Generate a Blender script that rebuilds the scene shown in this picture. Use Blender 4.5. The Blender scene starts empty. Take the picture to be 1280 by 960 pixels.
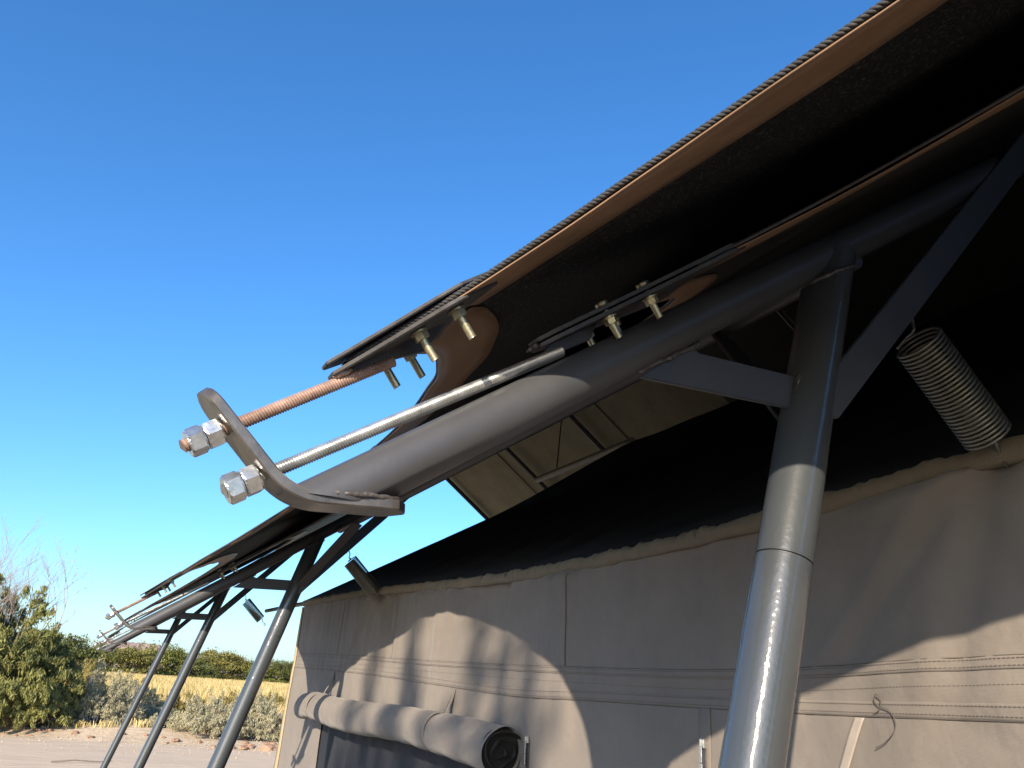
import bpy, bmesh, math, random
import numpy as np
from mathutils import Vector, Matrix

random.seed(7); rng = np.random.default_rng(7)
sc = bpy.context.scene
COL = sc.collection

# ------------------------------------------------------------------ camera
CAMZ = 1.6
yaw, pit, rol = (math.radians(a) for a in (25.353, 21.084, 3.968))
fw = Vector((math.sin(yaw)*math.cos(pit), math.cos(yaw)*math.cos(pit), math.sin(pit)))
rt = Vector((math.cos(yaw), -math.sin(yaw), 0)); upv = rt.cross(fw)
r2 = rt*math.cos(rol) + upv*math.sin(rol); u2 = upv*math.cos(rol) - rt*math.sin(rol)
cam = bpy.data.cameras.new('camera'); cam.sensor_width = 36; cam.lens = 28.15
cam.clip_start = 0.02; cam.clip_end = 9000
co = bpy.data.objects.new('camera', cam); COL.objects.link(co)
M = Matrix((r2, u2, -fw)).transposed().to_4x4(); M.translation = (0, 0, CAMZ)
co.matrix_world = M
sc.camera = co

# ------------------------------------------------------------------ light
SUN_AZ, SUN_EL = math.radians(41.3), math.radians(20.5)      # direction the light travels (from +Y towards +X)
world = bpy.data.worlds.new('World'); sc.world = world; world.use_nodes = True
wn = world.node_tree.nodes; wl = world.node_tree.links
bg = wn['Background']
sky = wn.new('ShaderNodeTexSky'); sky.sky_type = 'NISHITA'; sky.sun_disc = False
sky.sun_elevation = SUN_EL
sky.sun_rotation = SUN_AZ + math.pi
sky.altitude = 0; sky.air_density = 1.0; sky.dust_density = 1.0; sky.ozone_density = 6.0
hs = wn.new('ShaderNodeHueSaturation'); hs.inputs['Saturation'].default_value = 1.12; wl.new(sky.outputs[0], hs.inputs['Color'])
wl.new(hs.outputs[0], bg.inputs[0]); bg.inputs[1].default_value = 0.15
sl = bpy.data.lights.new('sun', 'SUN'); sl.energy = 5.0; sl.angle = math.radians(0.53); sl.color = (1.0, 0.85, 0.66)
so = bpy.data.objects.new('sun', sl); COL.objects.link(so)
ld = Vector((math.sin(SUN_AZ)*math.cos(SUN_EL), math.cos(SUN_AZ)*math.cos(SUN_EL), -math.sin(SUN_EL)))
so.rotation_euler = ld.to_track_quat('-Z', 'Y').to_euler(); so.location = (-10, -10, 12)
sc.view_settings.view_transform = 'Standard'; sc.view_settings.look = 'None'
sc.view_settings.exposure = 0.95; sc.view_settings.gamma = 1.0
sc.render.engine = 'CYCLES'

# ------------------------------------------------------------------ materials
MATS = {}
def mat(name, col, rough=0.6, metal=0.0, var=0.0, vscale=20, bump=0.0, bscale=60, spec=0.5, col2=None,
        coat=0.0, sheen=0.0, trans=0.0, detail=6, stretch=None, wear=None, rvar=0.09, crough=0.15):
    m = bpy.data.materials.new(name); m.use_nodes = True
    nt = m.node_tree; n = nt.nodes; l = nt.links; b = n['Principled BSDF']
    b.inputs['Roughness'].default_value = rough; b.inputs['Metallic'].default_value = metal
    b.inputs['Specular IOR Level'].default_value = spec
    b.inputs['Coat Weight'].default_value = coat; b.inputs['Coat Roughness'].default_value = crough
    b.inputs['Sheen Weight'].default_value = sheen
    tc = n.new('ShaderNodeTexCoord'); src = tc.outputs['Object']
    if stretch:
        mp = n.new('ShaderNodeMapping'); mp.inputs['Scale'].default_value = stretch
        l.new(src, mp.inputs[0]); src = mp.outputs[0]
    c1 = (*col, 1); c2 = (*col2, 1) if col2 else tuple(min(1, c*(1+var)) for c in col) + (1,)
    c0 = tuple(c*(1-var) for c in col) + (1,)
    out = None
    if var > 0 or col2:
        nz = n.new('ShaderNodeTexNoise'); nz.inputs['Scale'].default_value = vscale
        nz.inputs['Detail'].default_value = detail; nz.inputs['Roughness'].default_value = 0.65
        l.new(src, nz.inputs['Vector'])
        cr = n.new('ShaderNodeValToRGB'); e = cr.color_ramp.elements
        e[0].position = 0.34; e[0].color = c1 if col2 else c0; e[1].position = 0.66; e[1].color = c2
        l.new(nz.outputs['Fac'], cr.inputs[0]); out = cr.outputs[0]
        rr = n.new('ShaderNodeMapRange'); rr.inputs[3].default_value = max(0.05, rough-rvar); rr.inputs[4].default_value = min(1, rough+rvar)
        l.new(nz.outputs['Fac'], rr.inputs[0]); l.new(rr.outputs[0], b.inputs['Roughness'])
    if wear:                                   # specks and scuffs with a colour of their own
        wz = n.new('ShaderNodeTexNoise'); wz.inputs['Scale'].default_value = wear[1]; wz.inputs['Detail'].default_value = 8
        wz.inputs['Roughness'].default_value = 0.75
        l.new(tc.outputs['Object'], wz.inputs['Vector'])
        wr = n.new('ShaderNodeValToRGB'); wr.color_ramp.elements[0].position = wear[2]; wr.color_ramp.elements[1].position = wear[2]+0.05
        l.new(wz.outputs['Fac'], wr.inputs[0])
        mx = n.new('ShaderNodeMix'); mx.data_type = 'RGBA'
        l.new(wr.outputs[0], mx.inputs[0])
        if out is not None: l.new(out, mx.inputs[6])
        else: mx.inputs[6].default_value = c1
        mx.inputs[7].default_value = (*wear[0], 1); out = mx.outputs[2]
    if out is not None: l.new(out, b.inputs['Base Color'])
    else: b.inputs['Base Color'].default_value = c1
    if bump > 0:
        bz = n.new('ShaderNodeTexNoise'); bz.inputs['Scale'].default_value = bscale; bz.inputs['Detail'].default_value = 5
        l.new(src, bz.inputs['Vector'])
        bp = n.new('ShaderNodeBump'); bp.inputs['Strength'].default_value = 1.0; bp.inputs['Distance'].default_value = bump
        l.new(bz.outputs['Fac'], bp.inputs['Height']); l.new(bp.outputs[0], b.inputs['Normal'])
        if coat > 0: l.new(bp.outputs[0], b.inputs['Coat Normal'])
    if trans > 0:
        tr = n.new('ShaderNodeBsdfTranslucent'); ms = n.new('ShaderNodeMixShader'); ms.inputs[0].default_value = trans
        if out is not None: l.new(out, tr.inputs[0])
        else: tr.inputs[0].default_value = c1
        l.new(b.outputs[0], ms.inputs[1]); l.new(tr.outputs[0], ms.inputs[2])
        l.new(ms.outputs[0], n['Material Output'].inputs[0])
    MATS[name] = m
    return m

def weave_mat(name, col, rough, var, vscale, pitch, depth, sheen=0.0, fleck=None, trans=0.0, bump2=0.0, axes='YZ'):
    """woven cloth: two crossed wave textures as relief, blotchy colour, optional pale flecks"""
    m = mat(name, col, rough, var=var, vscale=vscale, spec=0.25, sheen=sheen, trans=trans)
    nt = m.node_tree; n = nt.nodes; l = nt.links; b = n['Principled BSDF']
    tc = n.new('ShaderNodeTexCoord')
    hs = []
    for ax in axes:
        w = n.new('ShaderNodeTexWave'); w.wave_type = 'BANDS'; w.bands_direction = ax
        w.inputs['Scale'].default_value = math.pi/10/pitch; w.inputs['Distortion'].default_value = 1.5
        w.inputs['Detail'].default_value = 2
        l.new(tc.outputs['Object'], w.inputs[0]); hs.append(w.outputs['Fac'])
    ad = n.new('ShaderNodeMath'); ad.operation = 'ADD'; l.new(hs[0], ad.inputs[0]); l.new(hs[1], ad.inputs[1])
    bp = n.new('ShaderNodeBump'); bp.inputs['Distance'].default_value = depth; bp.inputs['Strength'].default_value = 0.8
    l.new(ad.outputs[0], bp.inputs['Height'])
    last = bp
    if bump2:
        nz = n.new('ShaderNodeTexNoise'); nz.inputs['Scale'].default_value = 9; nz.inputs['Detail'].default_value = 4
        l.new(tc.outputs['Object'], nz.inputs['Vector'])
        b2 = n.new('ShaderNodeBump'); b2.inputs['Distance'].default_value = bump2
        l.new(nz.outputs['Fac'], b2.inputs['Height']); l.new(bp.outputs[0], b2.inputs['Normal']); last = b2
    l.new(last.outputs[0], b.inputs['Normal'])
    if fleck:
        vz = n.new('ShaderNodeTexNoise'); vz.inputs['Scale'].default_value = fleck[1]; vz.inputs['Detail'].default_value = 3
        l.new(tc.outputs['Object'], vz.inputs['Vector'])
        cr = n.new('ShaderNodeValToRGB'); cr.color_ramp.elements[0].position = fleck[2]; cr.color_ramp.elements[1].position = fleck[2]+0.12
        l.new(vz.outputs['Fac'], cr.inputs[0])
        mx = n.new('ShaderNodeMix'); mx.data_type = 'RGBA'; l.new(cr.outputs[0], mx.inputs[0])
        old = b.inputs['Base Color'].links[0].from_socket
        l.new(old, mx.inputs[6]); mx.inputs[7].default_value = (*fleck[0], 1); l.new(mx.outputs[2], b.inputs['Base Color'])
    return m

M_RAFT = mat('painted_steel', (0.058, 0.059, 0.063), 0.42, metal=0.15, var=0.10, vscale=14, bump=0.0002, bscale=180, spec=0.5, stretch=(1, 1, 1), wear=((0.16, 0.145, 0.13), 60, 0.70))
M_POST = mat('painted_post', (0.044, 0.050, 0.055), 0.45, metal=0.0, var=0.08, vscale=6, bump=0.00032, bscale=170, spec=0.2, coat=1.0, rvar=0.04, crough=0.055, wear=((0.05, 0.048, 0.045), 45, 0.71))
M_BRAK = mat('bracket_steel', (0.15, 0.134, 0.117), 0.30, metal=0.6, var=0.25, vscale=40, bump=0.0004, bscale=90, spec=0.6, wear=((0.09, 0.06, 0.045), 70, 0.66))
M_WELD = mat('weld', (0.10, 0.09, 0.085), 0.42, metal=0.4, var=0.3, vscale=150, bump=0.0012, bscale=260)
M_ZINC = mat('zinc', (0.60, 0.62, 0.62), 0.30, metal=0.9, var=0.16, vscale=120, bump=0.0002, bscale=300)
M_ZROD = mat('zinc_rod', (0.50, 0.51, 0.50), 0.36, metal=0.85, var=0.2, vscale=50)
M_COPP = mat('rusty_rod', (0.33, 0.225, 0.18), 0.50, metal=0.4, var=0.25, vscale=60)
M_YZINC = mat('yellow_zinc', (0.50, 0.46, 0.30), 0.36, metal=0.8, var=0.25, vscale=120)
M_PLATE = mat('plate_steel', (0.055, 0.052, 0.052), 0.48, metal=0.15, var=0.25, vscale=35, bump=0.0004, bscale=120, wear=((0.11, 0.075, 0.055), 50, 0.67))
M_SPRING = mat('spring_steel', (0.20, 0.20, 0.175), 0.36, metal=0.75, var=0.15, vscale=40)
M_NET = weave_mat('shade_net', (0.004, 0.0043, 0.005), 0.75, 0.4, 25, 0.0022, 0.0012, fleck=((0.11, 0.11, 0.11), 300, 0.58), axes='XY')
M_HEM = mat('brown_pvc', (0.205, 0.125, 0.074), 0.50, var=0.14, vscale=18, bump=0.0007, bscale=45, spec=0.35, wear=((0.20, 0.10, 0.045), 28, 0.74))
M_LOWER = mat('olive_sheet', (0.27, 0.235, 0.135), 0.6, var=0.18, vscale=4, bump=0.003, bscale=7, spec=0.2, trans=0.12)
M_ROPE = mat('rope', (0.028, 0.028, 0.029), 0.8, var=0.5, vscale=220, bump=0.0004, bscale=500)
M_THREADC = mat('sewing_thread', (0.20, 0.105, 0.055), 0.8)
M_CANVAS = weave_mat('canvas', (0.178, 0.155, 0.134), 0.85, 0.10, 3, 0.0016, 0.00014, sheen=0.15, bump2=0.010)
M_CANVAS2 = weave_mat('canvas_hem', (0.185, 0.152, 0.105), 0.85, 0.10, 8, 0.0024, 0.0005, sheen=0.1, bump2=0.010)
M_BEIGE = mat('beige_webbing', (0.33, 0.26, 0.16), 0.85, var=0.1, vscale=40)
M_TAPE = mat('canvas_tape', (0.29, 0.25, 0.215), 0.85, var=0.08, vscale=30)
M_STITCH = mat('stitching', (0.085, 0.07, 0.06), 0.9)
M_LOWSHADE = mat('olive_sheet_shaded', (0.034, 0.032, 0.026), 0.6, var=0.15, vscale=6, bump=0.003, bscale=7, spec=0.2)  # shaded copy of the olive sheet, the shade is in its colour
M_IROOF = weave_mat('inner_roof_cloth', (0.013, 0.014, 0.017), 0.8, 0.5, 5, 0.004, 0.001, axes='XY')
M_MESH = mat('window_net', (0.022, 0.024, 0.030), 0.65, var=0.25, vscale=9, bump=0.001, bscale=300, spec=0.35)
M_DARKROLL = mat('net_roll_hollow', (0.0035, 0.0035, 0.0035), 0.75, var=0.3, vscale=40)  # rolled net, blackened so the roll end reads as a shaded hollow
M_POLE = mat('dark_pole', (0.05, 0.05, 0.055), 0.4, metal=0.2, var=0.2, vscale=20)
M_PALEPOLE = mat('pale_pole', (0.33, 0.30, 0.23), 0.5, var=0.15, vscale=20)
M_CORD = mat('cord', (0.10, 0.085, 0.06), 0.8)
M_SOIL = None

# ------------------------------------------------------------------ mesh helpers
def mesh(name, verts, faces, m=None, smooth=True):
    me = bpy.data.meshes.new(name)
    me.from_pydata([tuple(map(float, v)) for v in verts], [], [tuple(map(int, f)) for f in faces])
    if m: me.materials.append(m)
    me.update()
    if smooth:
        me.polygons.foreach_set('use_smooth', [True]*len(me.polygons)); me.set_sharp_from_angle(angle=math.radians(63))
    return me
def npmesh(name, V, Q, m, smooth=True):
    V = np.asarray(V, dtype=np.float32); Q = np.asarray(Q, dtype=np.int32); k = Q.shape[1]
    me = bpy.data.meshes.new(name)
    me.vertices.add(len(V)); me.vertices.foreach_set('co', V.ravel())
    me.loops.add(Q.size); me.loops.foreach_set('vertex_index', Q.ravel())
    me.polygons.add(len(Q)); me.polygons.foreach_set('loop_start', np.arange(0, Q.size, k, dtype=np.int32))
    me.polygons.foreach_set('use_smooth', np.full(len(Q), smooth))
    me.materials.append(m); me.update(calc_edges=True); me.validate(); return me
def grid(name, P, m, smooth=True, close_u=False, mask=None):
    """P[i][j] -> xyz array (nu, nv, 3)"""
    P = np.asarray(P); nu, nv = P.shape[:2]; idx = np.arange(nu*nv).reshape(nu, nv)
    a = idx[:-1, :-1]; b = idx[1:, :-1]; c = idx[1:, 1:]; d = idx[:-1, 1:]
    Q = np.stack([a, b, c, d], -1)
    if mask is not None: Q = Q[mask]
    Q = Q.reshape(-1, 4)
    return npmesh(name, P.reshape(-1, 3), Q, m, smooth)
def obj(name, me, parent=None, loc=(0, 0, 0)):
    o = bpy.data.objects.new(name, me); COL.objects.link(o); o.location = loc
    if parent is not None: o.parent = parent
    return o
def empty(name, label, cat, loc=(0, 0, 0), group=None):
    o = bpy.data.objects.new(name, None); o.empty_display_size = 0.1; COL.objects.link(o); o.location = loc
    return tag(o, label, cat, group)
def tag(o, label=None, cat=None, group=None, kind=None):
    if label: o['label'] = label
    if cat: o['category'] = cat
    if group: o['group'] = group
    if kind: o['kind'] = kind
    return o
def frames_along(path):
    P = [Vector(p) for p in path]; n = len(P); T = []
    for i in range(n):
        t = (P[min(i+1, n-1)] - P[max(i-1, 0)]); T.append(t.normalized())
    ref = Vector((0, 1, 0)) if abs(T[0].y) < 0.8 else Vector((0, 0, 1))
    N = (ref - T[0]*ref.dot(T[0])).normalized(); out = []
    for i in range(n):
        N = (N - T[i]*N.dot(T[i])).normalized(); out.append((P[i], T[i], N, T[i].cross(N)))
    return out
def tube(name, path, r, m, seg=16, caps=True, closed=False):
    fr = frames_along(path); V = []; F = []
    for i, (p, t, n, b) in enumerate(fr):
        rr = r[i] if isinstance(r, (list, tuple)) else r
        for k in range(seg):
            a = 2*math.pi*k/seg; V.append(p + (n*math.cos(a) + b*math.sin(a))*rr)
    L = len(fr)
    for i in range(L-1):
        for k in range(seg):
            k2 = (k+1) % seg; F.append((i*seg+k, i*seg+k2, (i+1)*seg+k2, (i+1)*seg+k))
    if caps: F.append(tuple(range(seg-1, -1, -1))); F.append(tuple(range((L-1)*seg, L*seg)))
    return V, F
def tube_mesh(name, path, r, m, seg=16, caps=True):
    V, F = tube(name, path, r, m, seg, caps); me = mesh(name, V, F, m)
    return me
def merge(parts):
    V = []; F = []
    for v, f in parts:
        o = len(V); V += list(v); F += [tuple(i+o for i in q) for q in f]
    return V, F
def bevel_mesh(me, w, seg=2, angle=30):
    bm = bmesh.new(); bm.from_mesh(me)
    bmesh.ops.recalc_face_normals(bm, faces=bm.faces)
    es = [e for e in bm.edges if len(e.link_faces) == 2 and e.calc_face_angle(0) > math.radians(angle)]
    bmesh.ops.bevel(bm, geom=es, offset=w, segments=seg, affect='EDGES', clamp_overlap=True)
    bm.to_mesh(me); bm.free(); me.update(); return me
def prism_y(name, poly, y0, y1, m, bev=0.0012):
    """polygon in the x-z plane given thickness along y"""
    n = len(poly); V = [(x, y0, z) for x, z in poly] + [(x, y1, z) for x, z in poly]
    F = [tuple(range(n)), tuple(range(2*n-1, n-1, -1))] + [(i, i+n, (i+1) % n + n, (i+1) % n) for i in range(n)]
    me = mesh(name, V, F, m, smooth=False)
    return bevel_mesh(me, bev) if bev else me
def thread(A, B, r, pitch, seg=14, depth=0.0009):
    A = Vector(A); B = Vector(B); L = (B-A).length; t = (B-A).normalized()
    n = Vector((0, 1, 0)); b = t.cross(n); nt = int(L/pitch)*2; V = []; F = []
    for i in range(nt+1):
        for k in range(seg):
            a = 2*math.pi*k/seg; rr = r if i % 2 == 0 else r-depth
            ax = min(max(i*pitch/2 + pitch*k/seg, 0), L)
            V.append(A + t*ax + (n*math.cos(a) + b*math.sin(a))*rr)
    for i in range(nt):
        for k in range(seg-1):
            F.append((i*seg+k, i*seg+k+1, (i+1)*seg+k+1, (i+1)*seg+k))
        if i+2 <= nt: F.append((i*seg+seg-1, (i+2)*seg, (i+3)*seg if i+3 <= nt else (i+2)*seg, (i+1)*seg+seg-1))
    F = [f if len(set(f)) == 4 else tuple(dict.fromkeys(f)) for f in F]
    F.append(tuple(range(seg-1, -1, -1))); F.append(tuple(range(nt*seg, nt*seg+seg)))
    return V, F
def hexnut(C, axis, af, th, spin=0.0, hole=True):
    """hexagonal nut with chamfered corners, centred at C"""
    C = Vector(C); t = Vector(axis).normalized(); n = Vector((0, 1, 0)); n = (n - t*n.dot(t)).normalized(); b = t.cross(n)
    R = af/2/math.cos(math.pi/6); V = []; F = []; seg = 24
    def ring(h, fn):
        for k in range(seg):
            a = 2*math.pi*k/seg + spin; rr = fn(2*math.pi*k/seg); V.append(C + t*h + (n*math.cos(a) + b*math.sin(a))*rr)
    hexr = lambda a: (af/2)/math.cos(((a + math.pi/6) % (math.pi/3)) - math.pi/6)
    cham = lambda a: min(hexr(a), af/2*0.99)
    ri = af*0.27
    ring(-th/2, lambda a: ri); ring(-th/2, cham)
    ring(-th/2 + 0.12*th, lambda a: hexr(a)); ring(th/2 - 0.12*th, lambda a: hexr(a))
    ring(th/2, cham); ring(th/2, lambda a: ri)
    for i in range(5):
        for k in range(seg):
            k2 = (k+1) % seg; F.append((i*seg+k, i*seg+k2, (i+1)*seg+k2, (i+1)*seg+k))
    return V, F
def interp(x, xs, ys): return float(np.interp(x, xs, ys))
def smooth_interp(x, xs, ys):
    x = np.asarray(x, float); xs = np.asarray(xs); ys = np.asarray(ys)
    d = np.gradient(ys, xs); i = np.clip(np.searchsorted(xs, x)-1, 0, len(xs)-2)
    h = xs[i+1]-xs[i]; t = np.clip((x-xs[i])/h, 0, 1)
    return ((2*t**3-3*t**2+1)*ys[i] + (t**3-2*t**2+t)*h*d[i] + (-2*t**3+3*t**2)*ys[i+1] + (t**3-t**2)*h*d[i+1])

# ------------------------------------------------------------------ the setting: ground, road, hill
def fbm(x, y, s, seed=0, octv=4):
    r = np.random.default_rng(seed); out = np.zeros_like(np.asarray(x, float)); a = 1.0; f = 1.0/s
    for o in range(octv):
        for k in range(3):
            th = r.uniform(0, 6.28); ph = r.uniform(0, 6.28)
            out = out + a/3*np.sin((np.cos(th)*x + np.sin(th)*y)*f*6.28 + ph + 1.3*np.sin((np.sin(th)*x - np.cos(th)*y)*f*3.1 + ph*2))
        a *= 0.5; f *= 2.1
    return out
ROAD_FAR = lambda x: 21.6 - 0.36*(x)                  # far edge of the sandy track
def ground_z(x, y):
    x = np.asarray(x, float); y = np.asarray(y, float)
    k = np.clip((y - ROAD_FAR(x) - 0.2)/1.6, 0, 1)*np.clip((220-y)/120, 0, 1)
    return k*(0.14 + 0.13*fbm(x, y, 7, 3, 3)) + 0.015*fbm(x, y, 3.5, 5, 3)*np.clip((60-np.abs(y))/60, 0, 1)
def soil(name, a, b, sc_, rough=0.95):
    m = mat(name, a, rough, col2=b, vscale=sc_, bump=0.03, bscale=6, spec=0.1, detail=10)
    return m
M_SAND = soil('sandy_soil', (0.44, 0.345, 0.235), (0.57, 0.46, 0.32), 0.8)
M_ROAD = mat('dirt_track', (0.52, 0.41, 0.285), 0.95, col2=(0.60, 0.48, 0.345), vscale=1.3, bump=0.03, bscale=5, spec=0.1, stretch=(0.35, 1.6, 1), detail=12)
xs = np.concatenate([-np.geomspace(3000, 30, 14), np.linspace(-26, 40, 150), np.geomspace(46, 3000, 14)])
ys = np.concatenate([-np.geomspace(3000, 20, 10), np.linspace(-16, 70, 180), np.geomspace(74, 4000, 26)])
X, Y = np.meshgrid(xs, ys, indexing='ij')
g = obj('ground', grid('ground', np.stack([X, Y, ground_z(X, Y)], -1), M_SAND)); g['kind'] = 'structure'
rx = np.linspace(-60, 80, 120); t = np.linspace(0, 1, 14)
RX, RT = np.meshgrid(rx, t, indexing='ij'); RY = ROAD_FAR(RX) - 6.5 + 6.5*RT + (RT > .95)*0.25*fbm(RX, RX*0, 3, 9, 3)
g = obj('dirt_road', grid('dirt_road', np.stack([RX, RY, ground_z(RX, RY)+0.02], -1), M_ROAD)); g['kind'] = 'structure'
M_PAD = mat('dark_pad', (0.115, 0.098, 0.082), 0.95, col2=(0.19, 0.165, 0.14), vscale=14, bump=0.02, bscale=40, spec=0.1, detail=10)  # unseen dark pad, added to cut light bounced onto wall and roof
px_ = np.linspace(-5.5, 11, 60); py_ = np.linspace(-8, 11.2, 70); PX, PY = np.meshgrid(px_, py_, indexing='ij')
g = obj('added_dark_pad', grid('added_dark_pad', np.stack([PX + .25*fbm(PX, PY, 2, 4, 3)*((PX < -5.4) | (PX > 10.9)), PY + .3*fbm(PX, PY, 2, 6, 3)*((PY > 11.1) | (PY < -7.9)), ground_z(PX, PY)+0.03], -1), M_PAD)); g['kind'] = 'structure'
M_HILL = mat('hazy_hill', (0.235, 0.17, 0.165), 0.95, col2=(0.33, 0.25, 0.24), vscale=0.02, spec=0.05)  # pinkish rock with distance haze mixed into the colour
def hill(cx, cy, w, h, seed, flat):
    n = 60; V = np.zeros((n, 24, 3))
    for i in range(n):
        u = i/(n-1)*2-1
        for j in range(24):
            v = j/23*2-1
            prof = min(1.0, (1-abs(u))*flat)*max(0, 1-abs(v)**1.5)
            prof *= 1 + 0.05*float(fbm(u*1.2+seed, v*.8, 1, seed, 2))
            V[i, j] = (cx + u*w, cy + v*w*0.6, -2 + h*max(0, prof))
    return grid('hill', V, M_HILL)
a1 = math.radians(-1.0)
hl = obj('hill', hill(78, 1900, 88, 52, 1, 2.6)); hl['kind'] = 'structure'
hl = obj('hill', hill(330, 2300, 330, 30, 4, 1.2)); hl['kind'] = 'structure'

# ------------------------------------------------------------------ the steel frames
FY = [-2.10, 0.65, 3.40, 6.01, 8.961]                  # frame positions along the tent
XR = 3.40                                              # ridge
TS = 0.706                                             # rafter slope
th = math.atan(TS); UX, UZ = math.cos(th), math.sin(th)
AX0 = (0.1935, 1.769)                                   # a point on the rafter axis
axz = lambda x: AX0[1] + TS*(x - AX0[0])
RR, PR = 0.0235, 0.0300
mir = lambda P: [(2*XR - p[0], *p[1:]) for p in P]
def flip(F): return [tuple(reversed(f)) for f in F]

def rafter_geo():
    seg = 40; V = []; F = []; z_cut = 1.7365
    t = Vector((UX, 0, UZ)); n = Vector((0, 1, 0)); b = t.cross(n)
    p0 = Vector((AX0[0], 0, AX0[1])); L1 = (XR - AX0[0])/UX
    stations = [None] + [0.12 + (L1-0.12)*i/30 for i in range(31)]
    for s in stations:
        for k in range(seg):
            a = 2*math.pi*k/seg; o = (n*math.cos(a) + b*math.sin(a))*RR
            if s is None: tt = (z_cut - p0.z - o.z)/t.z
            else: tt = s
            V.append(p0 + t*tt + o)
    for i in range(len(stations)-1):
        for k in range(seg):
            k2 = (k+1) % seg; F.append((i*seg+k, i*seg+k2, (i+1)*seg+k2, (i+1)*seg+k))
    F.append(tuple(range(seg-1, -1, -1)))
    return V, F
RV, RF = rafter_geo()
post_c = lambda z: 0.645 + (z-1.752)*0.277
LEAN = Vector((0.277, 0, 1)).normalized()
def post_paths():
    top = Vector((post_c(2.165), 0, 2.165)); j = Vector((post_c(1.752), 0, 1.752)); bot = Vector((post_c(-0.05), 0, -0.05))
    return j, top, bot
J, TOP, BOT = post_paths()
def bar_strip(path, y0, y1, thick):
    """a flat bar bent along a path in x-z, thickness normal to the path, with rounded ends in plan"""
    P = [Vector((p[0], 0, p[1])) for p in path]; n = len(P)
    # arc length
    S = [0]
    for i in range(1, n): S.append(S[-1] + (P[i]-P[i-1]).length)
    L = S[-1]; V = []; F = []; hw0 = (y1-y0)/2; yc = (y0+y1)/2
    def hw(s):
        e = min(s, L-s); R = hw0
        return max(0.0035, math.sqrt(max(0, R*R - max(0, R-e)**2))) if e < R else hw0
    for i in range(n):
        T = (P[min(i+1, n-1)] - P[max(i-1, 0)]).normalized(); N = Vector((-T.z, 0, T.x)); w = hw(S[i])
        e = 0.0012
        for (yy, hh) in ((-w+e, -thick/2), (w-e, -thick/2), (w, -thick/2+e), (w, thick/2-e), (w-e, thick/2), (-w+e, thick/2), (-w, thick/2-e), (-w, -thick/2+e)):
            V.append(P[i] + N*hh + Vector((0, yc+yy, 0)))
    for i in range(n-1):
        for k in range(8):
            k2 = (k+1) % 8; F.append((i*8+k, i*8+k2, (i+1)*8+k2, (i+1)*8+k))
    F.append(tuple(range(7, -1, -1))); F.append(tuple(range((n-1)*8, n*8)))
    return V, F
def bracket_path():
    A = (0.214, 1.7405); B = (0.116, 1.7330); C = (0.036, 1.808)
    pts = []
    # A -> B straight, bend radius, B -> C straight
    def lerp(a, b, t): return (a[0]+(b[0]-a[0])*t, a[1]+(b[1]-a[1])*t)
    r = 0.36
    for i in range(13): pts.append(lerp(A, B, (i/12)**0.8*0.72))
    P0 = lerp(A, B, 0.72); P2 = lerp(B, C, 0.25)
    for i in range(1, 13):
        t = i/12; pts.append(((1-t)**2*P0[0]+2*t*(1-t)*B[0]+t*t*P2[0], (1-t)**2*P0[1]+2*t*(1-t)*B[1]+t*t*P2[1]))
    for i in range(1, 15): pts.append(lerp(P2, C, (i/14)**0.75))
    return pts
def weld_bead(pts, r, seed=0):
    rr = random.Random(seed); out = []
    P = [Vector(p) for p in pts]; path = []
    for i in range(len(P)-1):
        n = max(2, int((P[i+1]-P[i]).length/0.0035))
        for k in range(n): path.append(P[i].lerp(P[i+1], k/n) + Vector((rr.uniform(-1, 1), rr.uniform(-1, 1), rr.uniform(-1, 1)))*r*0.28)
    path.append(P[-1])
    rad = [r*rr.uniform(0.65, 1.25) for _ in path]; rad[0] *= 0.4; rad[-1] *= 0.4
    return tube('', path, rad, None, 8)
FM = {}
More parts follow.
